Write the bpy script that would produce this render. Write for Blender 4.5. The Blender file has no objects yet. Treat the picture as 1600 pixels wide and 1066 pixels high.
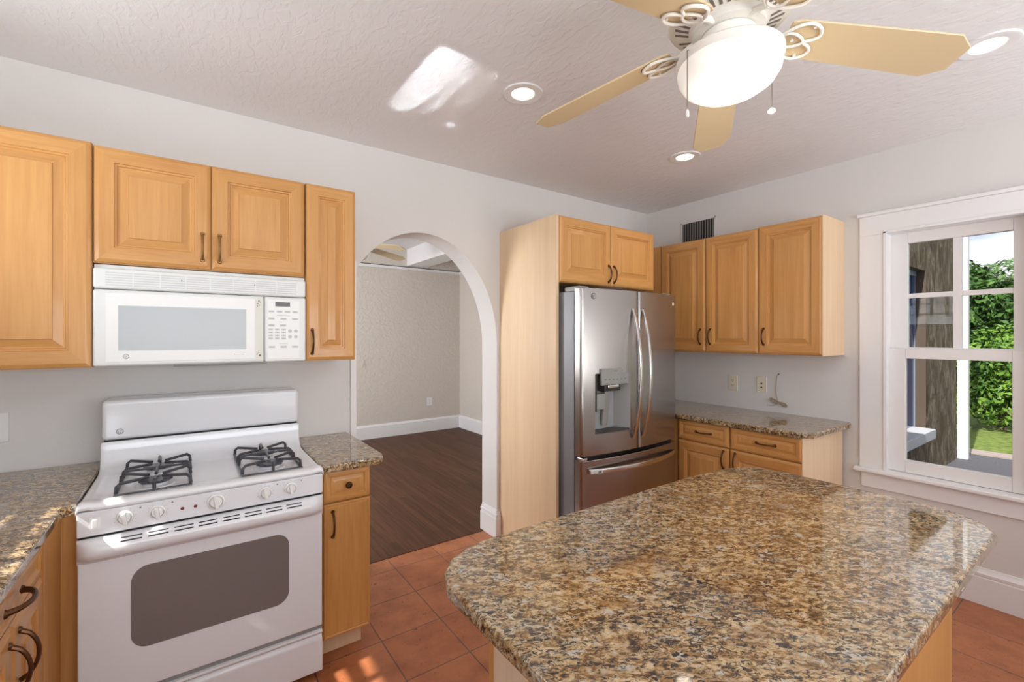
import bpy, bmesh, math, random
from mathutils import Vector, Matrix
random.seed(7)
C = bpy.context.scene.collection
sc = bpy.context.scene
PI = math.pi

# ------------------------------------------------------------------ camera, sky, sun, added daylight lamps, exposure
cam = bpy.data.cameras.new('camera'); camo = bpy.data.objects.new('camera', cam); C.objects.link(camo)
camo.location = (0, 0, 1.45); camo.rotation_euler = (PI/2, 0, -math.radians(35.55))
cam.sensor_width = 36; cam.lens = 708/1600*36; cam.shift_y = -7/1600; cam.clip_start = .02
sc.camera = camo
sc.view_settings.view_transform = 'Standard'; sc.view_settings.look = 'None'
sc.view_settings.gamma = 1; sc.view_settings.use_curve_mapping = False
sc.view_settings.exposure = -0.10
sc.cycles.max_bounces = 10; sc.cycles.diffuse_bounces = 5; sc.cycles.transparent_max_bounces = 12
sc.cycles.sample_clamp_indirect = 6; sc.cycles.use_denoising = True

def lin(c):
    return tuple(((v/255+.055)/1.055)**2.4 if v > 10 else v/255/12.92 for v in c)+(1,)

world = bpy.data.worlds.new('sky'); sc.world = world; world.use_nodes = True
nt = world.node_tree; nt.nodes.clear()
wo = nt.nodes.new('ShaderNodeOutputWorld'); wb = nt.nodes.new('ShaderNodeBackground')
tc = nt.nodes.new('ShaderNodeTexCoord'); sep = nt.nodes.new('ShaderNodeSeparateXYZ')
nt.links.new(tc.outputs['Generated'], sep.inputs[0])
wr = nt.nodes.new('ShaderNodeValToRGB')
wr.color_ramp.elements[0].position = 0.0; wr.color_ramp.elements[0].color = (.45, .62, .85, 1)
wr.color_ramp.elements[1].position = .5; wr.color_ramp.elements[1].color = (.16, .34, .78, 1)
nt.links.new(sep.outputs['Z'], wr.inputs[0])
wm = nt.nodes.new('ShaderNodeMapping'); wm.inputs['Scale'].default_value = (3, 3, 11)
wn = nt.nodes.new('ShaderNodeTexNoise'); wn.inputs['Scale'].default_value = 1.6; wn.inputs['Detail'].default_value = 5
nt.links.new(tc.outputs['Generated'], wm.inputs[0]); nt.links.new(wm.outputs[0], wn.inputs['Vector'])
wz = nt.nodes.new('ShaderNodeValToRGB'); e = wz.color_ramp.elements
while len(e) < 5: e.new(.5)
for k, (p, c) in enumerate(((.02, .62), (.125, .60), (.165, .28), (.23, .34), (.32, .62))): e[k].position = p; e[k].color = (c, c, c, 1)
nt.links.new(sep.outputs['Z'], wz.inputs[0])
wa = nt.nodes.new('ShaderNodeMath'); wa.operation = 'ADD'; nt.links.new(wz.outputs[0], wa.inputs[0]); nt.links.new(wn.outputs['Fac'], wa.inputs[1])
wc = nt.nodes.new('ShaderNodeMapRange'); wc.inputs[1].default_value = .80; wc.inputs[2].default_value = 1.05
nt.links.new(wa.outputs[0], wc.inputs[0])
wx = nt.nodes.new('ShaderNodeMix'); wx.data_type = 'RGBA'; wx.inputs[7].default_value = (.97, .98, 1, 1)
nt.links.new(wc.outputs[0], wx.inputs[0]); nt.links.new(wr.outputs[0], wx.inputs[6])
nt.links.new(wx.outputs[2], wb.inputs['Color']); wb.inputs['Strength'].default_value = 1.2
nt.links.new(wb.outputs[0], wo.inputs[0])

def lamp(name, kind, loc, energy, color=(1, 1, 1), aim=None, **kw):
    l = bpy.data.lights.new(name, kind); l.energy = energy; l.color = color
    for k, v in kw.items(): setattr(l, k, v)
    o = bpy.data.objects.new(name, l); C.objects.link(o); o.location = loc
    if aim is not None: o.rotation_euler = Vector(aim).to_track_quat('-Z', 'Y').to_euler()
    return o
SUN = Vector((1, .12, -1.05))
lamp('sun', 'SUN', (-6, 0, 8), 9.0, (1, .95, .87), SUN, angle=math.radians(.6))
# added area lamps in place of daylight, mostly aimed up to brighten the ceiling
lamp('fill_lamp_rear', 'AREA', (.45, -1.80, 1.50), 92, (.94, .97, 1), (0, 1, 1.5), shape='RECTANGLE', size=2.5, size_y=1.4)  # main fill lamp, its rear opening is unseen and added
lamp('daylight_left_window', 'AREA', (-1.20, 1.70, 1.82), 26, (.86, .94, 1), (1, 0, 1.4), shape='RECTANGLE', size=.58, size_y=.70)
lamp('fill_lamp_rear_right', 'AREA', (2.75, -1.80, 1.30), 42, (.96, .98, 1), (0, .8, 1.6), shape='RECTANGLE', size=.85, size_y=1.7)  # added to lift the right side of the ceiling
lamp('fill_lamp_dining', 'AREA', (-1.20, 4.7, 1.6), 135, (.97, .98, 1), (1, 0, .1), shape='RECTANGLE', size=1.8, size_y=1.3)  # added to light the dining room through an unseen opening

# ------------------------------------------------------------------ materials
def mat(name, rgb, rough=.5, metal=0, spec=.5, coat=0, emis=None, es=0):
    m = bpy.data.materials.new(name); m.use_nodes = True
    b = m.node_tree.nodes['Principled BSDF']
    b.inputs['Base Color'].default_value = lin(rgb); b.inputs['Roughness'].default_value = rough
    b.inputs['Metallic'].default_value = metal; b.inputs['Specular IOR Level'].default_value = spec
    b.inputs['Coat Weight'].default_value = coat; b.inputs['Coat Roughness'].default_value = .08
    if emis: b.inputs['Emission Color'].default_value = lin(emis); b.inputs['Emission Strength'].default_value = es
    return m
def N(m, t): return m.node_tree.nodes.new('ShaderNode'+t)
def L(m, a, b): m.node_tree.links.new(a, b)
def bsdf(m): return m.node_tree.nodes['Principled BSDF']
def coords(m, scale=(1, 1, 1), loc=(0, 0, 0), rot=(0, 0, 0)):
    t = N(m, 'TexCoord'); p = N(m, 'Mapping')
    p.inputs['Scale'].default_value = scale; p.inputs['Location'].default_value = loc; p.inputs['Rotation'].default_value = rot
    L(m, t.outputs['Object'], p.inputs[0]); return p.outputs[0]
def noise(m, vec, scale, detail=3, rough=.5, dist=0):
    n = N(m, 'TexNoise'); n.inputs['Scale'].default_value = scale; n.inputs['Detail'].default_value = detail
    n.inputs['Roughness'].default_value = rough; n.inputs['Distortion'].default_value = dist
    L(m, vec, n.inputs['Vector']); return n.outputs['Fac']
def ramp(m, fac, stops):
    r = N(m, 'ValToRGB'); e = r.color_ramp.elements
    while len(e) < len(stops): e.new(.5)
    for k, (p, c) in enumerate(stops): e[k].position = p; e[k].color = lin(c)
    L(m, fac, r.inputs[0]); return r.outputs[0]
def mix(m, fac, a, b, mode='MIX'):
    x = N(m, 'Mix'); x.data_type = 'RGBA'; x.blend_type = mode
    if isinstance(fac, float): x.inputs[0].default_value = fac
    else: L(m, fac, x.inputs[0])
    for s, v in ((6, a), (7, b)):
        if isinstance(v, tuple): x.inputs[s].default_value = v
        else: L(m, v, x.inputs[s])
    return x.outputs[2]
def bump(m, h, strength, dist):
    b = N(m, 'Bump'); b.inputs['Strength'].default_value = strength; b.inputs['Distance'].default_value = dist
    L(m, h, b.inputs['Height']); L(m, b.outputs[0], bsdf(m).inputs['Normal'])

def plaster(name, rgb, scale, strength, dist, lo=.35, hi=.65, stretch=(1, 1, 1)):
    m = mat(name, rgb, .75, spec=.25)
    v = coords(m, stretch)
    f = noise(m, v, scale, 4, .55, .6)
    r = N(m, 'MapRange'); r.interpolation_type = 'SMOOTHSTEP'; r.inputs[1].default_value = lo; r.inputs[2].default_value = hi
    L(m, f, r.inputs[0]); bump(m, r.outputs[0], strength, dist); return m
M = {}
M['wall'] = plaster('painted_wall', (220, 218, 216), 14, .2, .0015)
M['ceiling'] = plaster('textured_ceiling', (232, 231, 232), 30, .5, .002, .42, .60, (1, .45, 1))
M['dining_wall'] = plaster('knockdown_wall', (214, 206, 197), 22, .6, .004, .42, .6)
M['trim'] = mat('white_trim_paint', (234, 234, 235), .35)
M['trim_grey'] = mat('window_paint', (232, 229, 228), .4)
def wood(name, stops, sc_, rough, coat):
    m = mat(name, (200, 150, 90), rough, coat=coat, spec=.4)
    v = coords(m, sc_); a = noise(m, v, 1.6, 4, .6, .7); b = noise(m, v, 9, 3, .6)
    x = N(m, 'Mix'); x.inputs[0].default_value = .35; L(m, a, x.inputs[2]); L(m, b, x.inputs[3])
    c = ramp(m, x.outputs[0], stops); L(m, c, bsdf(m).inputs['Base Color']); return m
HON = [(.28, (186, 128, 70)), (.46, (200, 145, 83)), (.60, (208, 154, 92)), (.76, (219, 170, 110))]
M['honey'] = wood('honey_maple', HON, (9, 9, .5), .38, .25)
M['honey_h'] = wood('honey_maple_rail', HON, (.9, .9, 11), .38, .25)
ENDW = [(.30, (222, 190, 152)), (.5, (228, 199, 162)), (.7, (233, 207, 172))]
M['pale'] = wood('pale_maple_panel', ENDW, (16, 16, .5), .45, .1)
M['island_pale'] = wood('pale_island_panel', [(.3, (226, 203, 172)), (.5, (232, 212, 184)), (.7, (237, 220, 196))], (16, 16, .5), .45, .1)
def granite():
    m = mat('granite', (180, 150, 110), .06, spec=.5, coat=.4); bsdf(m).inputs['Coat Roughness'].default_value = .02
    bsdf(m).inputs['IOR'].default_value = 1.7
    w = coords(m, rot=(0, 0, math.radians(34))); p = N(m, 'Mapping'); p.inputs['Scale'].default_value = (1, 1.65, 1.3); L(m, w, p.inputs[0]); v = p.outputs[0]
    def band(f, lo, hi):
        x = N(m, 'MapRange'); x.inputs[1].default_value = lo; x.inputs[2].default_value = hi; L(m, f, x.inputs[0]); return x.outputs[0]
    def mul(a, b):
        x = N(m, 'Math'); x.operation = 'MULTIPLY'; L(m, a, x.inputs[0]); L(m, b, x.inputs[1]); return x.outputs[0]
    big = noise(m, v, 4.5, 5, .65, .6); mid = noise(m, v, 40, 8, .74, .8); fin = noise(m, v, 60, 8, .76, 1.0)
    base = ramp(m, mid, [(.36, (88, 68, 50)), (.43, (138, 108, 74)), (.48, (178, 152, 112)), (.54, (202, 184, 152)), (.62, (206, 196, 178))])
    hue = ramp(m, big, [(.36, (196, 176, 158)), (.5, (255, 242, 222)), (.64, (232, 232, 234))])
    c1 = mix(m, .85, base, hue, 'MULTIPLY')
    gol = noise(m, v, 17, 5, .65, .6); c1 = mix(m, band(gol, .55, .66), c1, lin((152, 118, 74)))
    q = noise(m, v, 19, 4, .6, .4); c1 = mix(m, band(q, .58, .66), c1, lin((186, 180, 168)))
    c2 = mix(m, mul(band(fin, .50, .462), band(noise(m, v, 12, 6, .7, .8), .38, .48)), c1, lin((46, 41, 40)))
    c3 = mix(m, band(noise(m, v, 70, 5, .7, .6), .385, .34), c2, lin((40, 34, 32)))
    L(m, c3, bsdf(m).inputs['Base Color']); return m
M['granite'] = granite()
def tiles():
    m = mat('terracotta_tile', (170, 95, 62), .36, spec=.4)
    v = coords(m, loc=(-1.056+.305*10+.0025, -2.115+.305*10+.0025, 0))
    b = N(m, 'TexBrick'); b.offset = 0; b.squash = 1
    b.inputs['Color1'].default_value = lin((186, 120, 80)); b.inputs['Color2'].default_value = lin((174, 108, 70)); b.inputs['Mortar'].default_value = lin((120, 92, 78))
    b.inputs['Scale'].default_value = 1; b.inputs['Mortar Size'].default_value = .0035; b.inputs['Mortar Smooth'].default_value = .3
    b.inputs['Brick Width'].default_value = .305; b.inputs['Row Height'].default_value = .305; b.inputs['Bias'].default_value = 0
    L(m, v, b.inputs['Vector'])
    n = noise(m, coords(m), 7, 5, .6); h = ramp(m, n, [(.3, (205, 190, 185)), (.6, (255, 255, 255))])
    c = mix(m, .8, b.outputs['Color'], h, 'MULTIPLY')
    s = noise(m, coords(m), 60, 4, .6, 1.2); sr = N(m, 'MapRange'); sr.inputs[1].default_value = .36; sr.inputs[2].default_value = .30; L(m, s, sr.inputs[0])
    c = mix(m, sr.outputs[0], c, lin((88, 46, 34)))
    L(m, c, bsdf(m).inputs['Base Color'])
    iv = N(m, 'Math'); iv.operation = 'SUBTRACT'; iv.inputs[0].default_value = 1; L(m, b.outputs['Fac'], iv.inputs[1])
    bump(m, iv.outputs[0], .6, .003); return m
M['tile'] = tiles()
def planks():
    m = mat('dark_wood_floor', (80, 52, 36), .5, spec=.2)
    v = coords(m, rot=(0, 0, PI/2))
    b = N(m, 'TexBrick'); b.offset = .37; b.inputs['Scale'].default_value = 1
    b.inputs['Color1'].default_value = lin((106, 72, 50)); b.inputs['Color2'].default_value = lin((86, 58, 42)); b.inputs['Mortar'].default_value = lin((52, 34, 26))
    b.inputs['Mortar Size'].default_value = .0012; b.inputs['Brick Width'].default_value = 1.3; b.inputs['Row Height'].default_value = .057
    L(m, v, b.inputs['Vector'])
    n = noise(m, coords(m, (22, 1.2, 1)), 2, 4, .6, .4); h = ramp(m, n, [(.3, (190, 180, 175)), (.65, (255, 250, 245))])
    L(m, mix(m, .8, b.outputs['Color'], h, 'MULTIPLY'), bsdf(m).inputs['Base Color']); return m
M['planks'] = planks()
M['enamel'] = mat('white_enamel', (232, 234, 238), .16, spec=.5, coat=.3)
M['white_plastic'] = mat('white_plastic', (238, 239, 237), .35)
M['mw_face'] = mat('microwave_white', (226, 228, 226), .32)
M['mw_glass'] = mat('microwave_window', (176, 181, 184), .25)
M['mw_cream'] = mat('faded_plastic', (222, 222, 212), .4)
M['shadow_gap'] = mat('dark_gap', (30, 27, 26), .7)
M['oven_glass'] = mat('oven_glass', (122, 114, 111), .05, spec=.6)
M['iron'] = mat('enamel_grate', (66, 66, 72), .32, spec=.5)
M['burner'] = mat('burner_cap', (96, 98, 106), .3, metal=.6)
M['red'] = mat('red_indicator', (128, 40, 40), .3)
M['mark'] = mat('grey_print', (120, 120, 122), .6)
M['mark_light'] = mat('pale_print', (172, 174, 178), .6)
M['button'] = mat('grey_button', (204, 205, 206), .45)
M['display'] = mat('dark_display', (70, 64, 64), .2)
M['stain'] = mat('brown_stain', (132, 112, 82), .7)
M['bronze'] = mat('bronze_pull', (96, 66, 44), .34, metal=.85)
M['bronze_lit'] = mat('lit_bronze_pull', (158, 122, 74), .36, metal=.85)  # bronze again, with the lit look put into its colour
def steel(name, rgb, rough):
    m = mat(name, rgb, rough, metal=1)
    b = bsdf(m); b.inputs['Anisotropic'].default_value = .65
    v = coords(m, (1, 1, 300)); f = noise(m, v, 2.2, 2); bump(m, f, .04, .001); return m
M['steel'] = steel('stainless_steel', (168, 163, 160), .27)
M['steel_bright'] = mat('polished_steel', (214, 211, 208), .2, metal=1)
M['grey_side'] = mat('fridge_side_paint', (134, 136, 140), .4, metal=.3)
M['grey_plastic'] = mat('grey_plastic', (150, 151, 150), .35)
M['panel_silver'] = mat('silver_panel', (158, 160, 158), .3, metal=.4)
M['dark_plastic'] = mat('dark_plastic', (52, 48, 46), .4)
M['ivory'] = mat('ivory_plate', (226, 218, 198), .4)
M['cord'] = mat('cord', (176, 158, 138), .6)
M['fan_white'] = mat('fan_white', (236, 232, 224), .35)
M['fan_blade'] = mat('fan_blade', (208, 187, 150), .4)
M['fan_slot'] = mat('fan_slot', (120, 110, 104), .6)
M['glow'] = mat('lit_glass', (240, 236, 230), .3, emis=(255, 248, 238), es=.3)
M['bulb'] = mat('lit_bulb', (255, 250, 240), .3, emis=(255, 240, 214), es=3.0)
M['chain'] = mat('pull_chain', (120, 114, 108), .4, metal=.7)
M['vent_dark'] = mat('vent_dark', (34, 30, 28), .7)
M['vent_metal'] = mat('vent_metal', (112, 109, 106), .4, metal=.4)
def glass():
    m = bpy.data.materials.new('window_glass'); m.use_nodes = True; t = m.node_tree; t.nodes.clear()
    o = t.nodes.new('ShaderNodeOutputMaterial'); tr = t.nodes.new('ShaderNodeBsdfTransparent'); g = t.nodes.new('ShaderNodeBsdfGlossy')
    g.inputs['Roughness'].default_value = .0; f = t.nodes.new('ShaderNodeFresnel'); f.inputs[0].default_value = 1.14
    x = t.nodes.new('ShaderNodeMixShader'); t.links.new(f.outputs[0], x.inputs[0]); t.links.new(tr.outputs[0], x.inputs[1]); t.links.new(g.outputs[0], x.inputs[2])
    t.links.new(x.outputs[0], o.inputs[0]); return m
M['glass'] = glass()
M['ext_glass'] = mat('dark_blue_pane', (40, 62, 104), .05, spec=.6)
def stucco():
    m = mat('rough_stucco', (132, 122, 108), .9, spec=.1)
    v = coords(m, (1, 1, .5)); f = noise(m, v, 7, 6, .7, 1.0); c = ramp(m, f, [(.32, (66, 57, 46)), (.5, (96, 86, 72)), (.68, (138, 128, 110))])
    L(m, c, bsdf(m).inputs['Base Color']); bump(m, f, 1, .03); return m
M['stucco'] = stucco()
M['ext_white'] = mat('exterior_white_paint', (214, 216, 220), .5)
M['ext_sill'] = mat('exterior_sill', (170, 172, 178), .6)
M['ext_jamb'] = mat('exterior_reveal', (78, 66, 56), .8)
def vary(name, stops, scale, rough=.8):
    m = mat(name, (90, 120, 50), rough, spec=.2); L(m, ramp(m, noise(m, coords(m), scale, 4, .6), stops), bsdf(m).inputs['Base Color']); return m
M['grass'] = vary('lawn', [(.3, (66, 86, 38)), (.6, (108, 122, 62))], 9)
M['asphalt'] = vary('asphalt', [(.3, (66, 66, 72)), (.7, (92, 92, 98))], 40)
M['kerb'] = mat('pale_kerb', (140, 128, 124), .8)
M['bark'] = mat('bark', (84, 70, 56), .9)
def leafm(name, a, b):
    m = vary(name, [(.35, a), (.65, b)], 3.5, .5); bs = bsdf(m)
    return m
M['leaf_a'] = leafm('dark_leaves', (30, 56, 24), (72, 108, 42)); M['leaf_b'] = leafm('bright_leaves', (48, 84, 30), (108, 142, 54)); M['leaf_c'] = leafm('blue_green_leaves', (46, 76, 46), (94, 126, 74))

# ------------------------------------------------------------------ mesh helpers
class B:
    def __init__(s): s.bm = bmesh.new()
    def merge(s, t, mi=0):
        me = bpy.data.meshes.new('t'); t.to_mesh(me); t.free(); n = len(s.bm.faces); s.bm.from_mesh(me); bpy.data.meshes.remove(me)
        s.bm.faces.ensure_lookup_table()
        for f in s.bm.faces[n:]: f.material_index = mi
        return s
    def box(s, x0, x1, y0, y1, z0, z1, bev=0, seg=2, mi=0, rot=None, pivot=None):
        t = bmesh.new(); bmesh.ops.create_cube(t, size=1)
        bmesh.ops.transform(t, matrix=Matrix.Translation(((x0+x1)/2, (y0+y1)/2, (z0+z1)/2)) @ Matrix.Diagonal((abs(x1-x0), abs(y1-y0), abs(z1-z0), 1)), verts=t.verts)
        if bev: bmesh.ops.bevel(t, geom=list(t.edges), offset=bev, segments=seg, profile=.5, affect='EDGES')
        if rot is not None:
            p = Vector(pivot or ((x0+x1)/2, (y0+y1)/2, (z0+z1)/2))
            bmesh.ops.transform(t, matrix=Matrix.Translation(p) @ rot @ Matrix.Translation(-p), verts=t.verts)
        return s.merge(t, mi)
    def cyl(s, c, axis, r, h, r2=None, seg=24, bev=0, mi=0):
        t = bmesh.new(); bmesh.ops.create_cone(t, cap_ends=True, segments=seg, radius1=r, radius2=r if r2 is None else r2, depth=h)
        if bev: bmesh.ops.bevel(t, geom=[e for e in t.edges if len(e.link_faces) == 2 and any(len(f.verts) > 4 for f in e.link_faces)], offset=bev, segments=2, affect='EDGES', profile=.5)
        q = Vector((0, 0, 1)).rotation_difference(Vector(axis).normalized()).to_matrix().to_4x4()
        bmesh.ops.transform(t, matrix=Matrix.Translation(c) @ q, verts=t.verts); return s.merge(t, mi)
    def lathe(s, c, prof, seg=40, mi=0, axis=(0, 0, 1)):
        t = bmesh.new(); rings = []
        for r, z in prof:
            rings.append([t.verts.new((r*math.cos(2*PI*k/seg), r*math.sin(2*PI*k/seg), z)) for k in range(seg)] if r > 1e-6 else [t.verts.new((0, 0, z))])
        for a, b in zip(rings, rings[1:]):
            for k in range(seg):
                k2 = (k+1) % seg
                if len(a) == 1 and len(b) == 1: continue
                if len(a) == 1: t.faces.new((a[0], b[k], b[k2]))
                elif len(b) == 1: t.faces.new((a[k], a[k2], b[0]))
                else: t.faces.new((a[k], a[k2], b[k2], b[k]))
        q = Vector((0, 0, 1)).rotation_difference(Vector(axis).normalized()).to_matrix().to_4x4()
        bmesh.ops.transform(t, matrix=Matrix.Translation(c) @ q, verts=t.verts); return s.merge(t, mi)
    def tube(s, pts, r, seg=10, closed=False, mi=0, flat=None):
        t = bmesh.new(); pts = [Vector(p) for p in pts]; n = len(pts); rings = []; prev = None
        for i, p in enumerate(pts):
            a = pts[(i-1) % n] if (closed or i) else p; b = pts[(i+1) % n] if (closed or i < n-1) else p
            d = (b-a).normalized()
            if prev is None:
                u = d.orthogonal().normalized() if flat is None else (Vector(flat)-d*Vector(flat).dot(d)).normalized()
            else: u = (prev-d*prev.dot(d)).normalized()
            prev = u; w = d.cross(u)
            rr = r if isinstance(r, (int, float)) else r[i]
            ra, rb = (rr, rr) if not isinstance(rr, tuple) else rr
            rings.append([t.verts.new(p+u*(ra*math.cos(2*PI*k/seg))+w*(rb*math.sin(2*PI*k/seg))) for k in range(seg)])
        for i in range(n if closed else n-1):
            a, b = rings[i], rings[(i+1) % n]
            for k in range(seg): t.faces.new((a[k], a[(k+1) % seg], b[(k+1) % seg], b[k]))
        if not closed: t.faces.new(rings[0][::-1]); t.faces.new(rings[-1])
        return s.merge(t, mi)
    def prism(s, poly, z0, z1, bev=0, seg=3, mi=0):
        t = bmesh.new(); a = [t.verts.new((x, y, z0)) for x, y in poly]; b = [t.verts.new((x, y, z1)) for x, y in poly]; n = len(poly)
        t.faces.new(a[::-1]); t.faces.new(b)
        for k in range(n): t.faces.new((a[k], a[(k+1) % n], b[(k+1) % n], b[k]))
        if bev:
            bmesh.ops.bevel(t, geom=[e for e in t.edges if abs(e.verts[0].co.z-e.verts[1].co.z) < 1e-6], offset=bev, segments=seg, profile=.5, affect='EDGES')
        return s.merge(t, mi)
    def extr(s, prof, axis, a0, a1, mi=0):
        """profile polygon extruded along an axis: 'x' takes (y,z), 'y' takes (x,z)"""
        t = bmesh.new(); f = (lambda q, a: (a, q[0], q[1])) if axis == 'x' else (lambda q, a: (q[0], a, q[1]))
        a = [t.verts.new(f(q, a0)) for q in prof]; b = [t.verts.new(f(q, a1)) for q in prof]; n = len(prof)
        t.faces.new(a); t.faces.new(b[::-1])
        for k in range(n): t.faces.new((a[k], b[k], b[(k+1) % n], a[(k+1) % n]))
        return s.merge(t, mi)
    def panel(s, o, u, n, w, h, t=.02, fr=.058, loops=None):
        """raised-panel door: mitred frame, moulded step, bevelled centre field"""
        o, u, n = Vector(o), Vector(u), Vector(n); v = Vector((0, 0, 1)); q = bmesh.new()
        if loops is None:
            loops = [(0, 0), (0, t-.008), (.002, t-.006), (.012, t-.001), (.016, t), (fr, t), (fr+.0015, t-.005), (fr+.008, t-.006), (fr+.011, t-.012), (fr+.016, t-.0125), (fr+.043, t-.0045), (fr+.0445, t-.0005)]
        R = []
        for i, d in loops: R.append([q.verts.new(o+u*a+v*b+n*d) for a, b in ((i, i), (w-i, i), (w-i, h-i), (i, h-i))])
        q.faces.new(R[0][::-1])
        for a, b in zip(R, R[1:]):
            for k in range(4): q.faces.new((a[k], a[(k+1) % 4], b[(k+1) % 4], b[k])).material_index = 1 if k in (0, 2) else 0
        q.faces.new(R[-1])
        me = bpy.data.meshes.new('t'); q.to_mesh(me); q.free(); s.bm.from_mesh(me); bpy.data.meshes.remove(me); return s
    def obj(s, name, mats, parent=None, loc=None, angle=35, **props):
        bm = s.bm; bmesh.ops.recalc_face_normals(bm, faces=bm.faces)
        if parent is not None:
            off = Vector((0, 0, 0)); p = parent
            while p is not None: off += p.location; p = p.parent
        else:
            if loc is None:
                xs = [v.co for v in bm.verts]
                loc = ((min(c.x for c in xs)+max(c.x for c in xs))/2, (min(c.y for c in xs)+max(c.y for c in xs))/2, min(c.z for c in xs))
            off = Vector(loc)
        bmesh.ops.translate(bm, verts=bm.verts, vec=-off)
        me = bpy.data.meshes.new(name); bm.to_mesh(me); bm.free()
        for m in (mats if isinstance(mats, (list, tuple)) else [mats]): me.materials.append(M[m])
        for p in me.polygons: p.use_smooth = True
        me.set_sharp_from_angle(angle=math.radians(angle))
        o = bpy.data.objects.new(name, me); C.objects.link(o)
        if name not in ('foliage',):
            wn_ = o.modifiers.new('weighted_normal', 'WEIGHTED_NORMAL'); wn_.keep_sharp = True; wn_.weight = 100
        if parent is not None: o.parent = parent
        else: o.location = off
        for k, val in props.items(): o[k] = val
        return o
def thing(name, loc, label, category, group=None):
    o = bpy.data.objects.new(name, None); o.empty_display_size = .05; C.objects.link(o); o.location = loc
    o['label'] = label; o['category'] = category
    if group: o['group'] = group
    return o
def struct(b, name, mats, **k): return b.obj(name, mats, kind='structure', loc=k.pop('loc', (0, 0, 0)), **k)
def text(body, size, origin, u, n, m, parent, name='lettering', depth=.0004):
    cu = bpy.data.curves.new('t', 'FONT'); cu.body = body; cu.size = size; cu.align_x = 'CENTER'; cu.align_y = 'CENTER'; cu.extrude = depth
    o = bpy.data.objects.new('t', cu); C.objects.link(o); bpy.context.view_layer.update()
    me = bpy.data.meshes.new_from_object(o.evaluated_get(bpy.context.evaluated_depsgraph_get())); bpy.data.objects.remove(o)
    u, n = Vector(u), Vector(n); v = n.cross(u)
    b = B(); b.bm.from_mesh(me); bpy.data.meshes.remove(me)
    mt = Matrix((u, v, n)).transposed().to_4x4(); mt.translation = Vector(origin)
    bmesh.ops.transform(b.bm, matrix=mt, verts=b.bm.verts); return b.obj(name, m, parent)
def handle(parent, p0, p1, n, m='bronze', bow=.026, r=.0048):
    """arched cabinet pull with flared feet"""
    p0, p1, n = Vector(p0), Vector(p1), Vector(n); b = B(); pts = []; rr = []
    for k in range(13):
        t = k/12; pts.append(p0.lerp(p1, .02+.96*t)+n*(bow*min(1, (math.sin(PI*t))**.55)+.002)); rr.append(r*(1.0+.35*abs(2*t-1)**3))
    b.tube(pts, rr, 8)
    for p in (p0, p1): b.cyl(p+n*.003, n, r*1.9, .006, r*1.3, 14)
    return b.obj('handle', m, parent)

# ------------------------------------------------------------------ room shell
W, X, CZ, CT = 2.73, 3.51, 2.60, .893
LX, RY = -1.0, -1.6
struct(B().box(LX-.15, X+.15, RY-.15, 2.895, -.12, 0), 'floor', 'tile')
struct(B().box(LX-.15, X+.15, 2.90, 6.55, -.12, 0), 'floor_dining', 'planks')
struct(B().box(.3, 2.4, 2.875, 2.925, -.01, .004, .002), 'trim_threshold', 'planks')
struct(B().box(LX-.15, X+.15, RY-.15, 2.93, CZ, CZ+.15), 'ceiling', 'ceiling')
struct(B().box(LX-.15, X+.15, 2.93, 6.55, 2.745, 2.9), 'ceiling_dining', 'ceiling')
def arch_z(x):
    q = (x-1.25)/.566
    return 1.385+.738*math.sqrt(max(0, 1-q*q))
t0 = math.asin((.81-1.25)/.566)
xs = [1.25+.566*math.sin(t0+(PI/2-t0)*k/56) for k in range(57)]
wb_ = B().extr([(LX-.15, 0), (.81, 0)]+[(a, arch_z(a)) for a in xs]+[(1.816, 0), (X+.15, 0), (X+.15, CZ), (LX-.15, CZ)], 'y', W, 2.93)
struct(wb_, 'wall_back', 'wall')
# right wall with the double-hung window
wy0, wy1, wz0, wz1 = .33, .93, .624, 2.085
struct(B().box(X, X+.15, RY-.15, wy0, 0, CZ).box(X, X+.15, wy1, W, 0, CZ).box(X, X+.15, wy0, wy1, 0, wz0-.02).box(X, X+.15, wy0, wy1, wz1, CZ), 'wall_right', 'wall')
ly0, ly1, lz0, lz1 = 1.40, 2.01, 1.46, 2.20
struct(B().box(LX-.15, LX, RY-.15, ly0, 0, CZ).box(LX-.15, LX, ly1, W, 0, CZ).box(LX-.15, LX, ly0, ly1, 0, lz0).box(LX-.15, LX, ly0, ly1, lz1, CZ), 'wall_left', 'wall')
ry0, ry1, rz0, rz1 = -.80, 1.70, .80, 2.20
struct(B().box(LX, ry0, RY-.15, RY, 0, CZ).box(ry1, 2.25, RY-.15, RY, 0, CZ).box(3.25, X, RY-.15, RY, 0, CZ).box(2.25, 3.25, RY-.15, RY, 2.2, CZ).box(ry0, ry1, RY-.15, RY, 0, rz0).box(ry0, ry1, RY-.15, RY, rz1, CZ), 'wall_rear', 'wall')
struct(B().box(LX-.15, X+.15, 6.40, 6.55, 0, 2.745), 'wall_dining_back', 'dining_wall')
struct(B().box(X+.03, X+.15, 2.93, 6.40, 0, 2.745), 'wall_dining_right', 'dining_wall')
struct(B().box(LX-.15, LX, 2.93, 3.8, 0, 2.745).box(LX-.15, LX, 5.6, 6.4, 0, 2.745).box(LX-.15, LX, 3.8, 5.6, 0, .95).box(LX-.15, LX, 3.8, 5.6, 2.25, 2.745), 'wall_dining_left', 'dining_wall')
struct(B().box(2.65, 2.95, 2.93, 6.40, 2.50, 2.745), 'trim_beam', 'trim')
struct(B().box(LX-.9, X+.75, RY-.7, 6.9, 2.91, 3.05), 'roof', 'ext_white')
struct(B().box(LX-.72, LX-.15, RY-.7, 6.9, 2.50, 2.56), 'added_eave', 'ext_white')  # unseen overhang added to cut the sun at the left window
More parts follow.
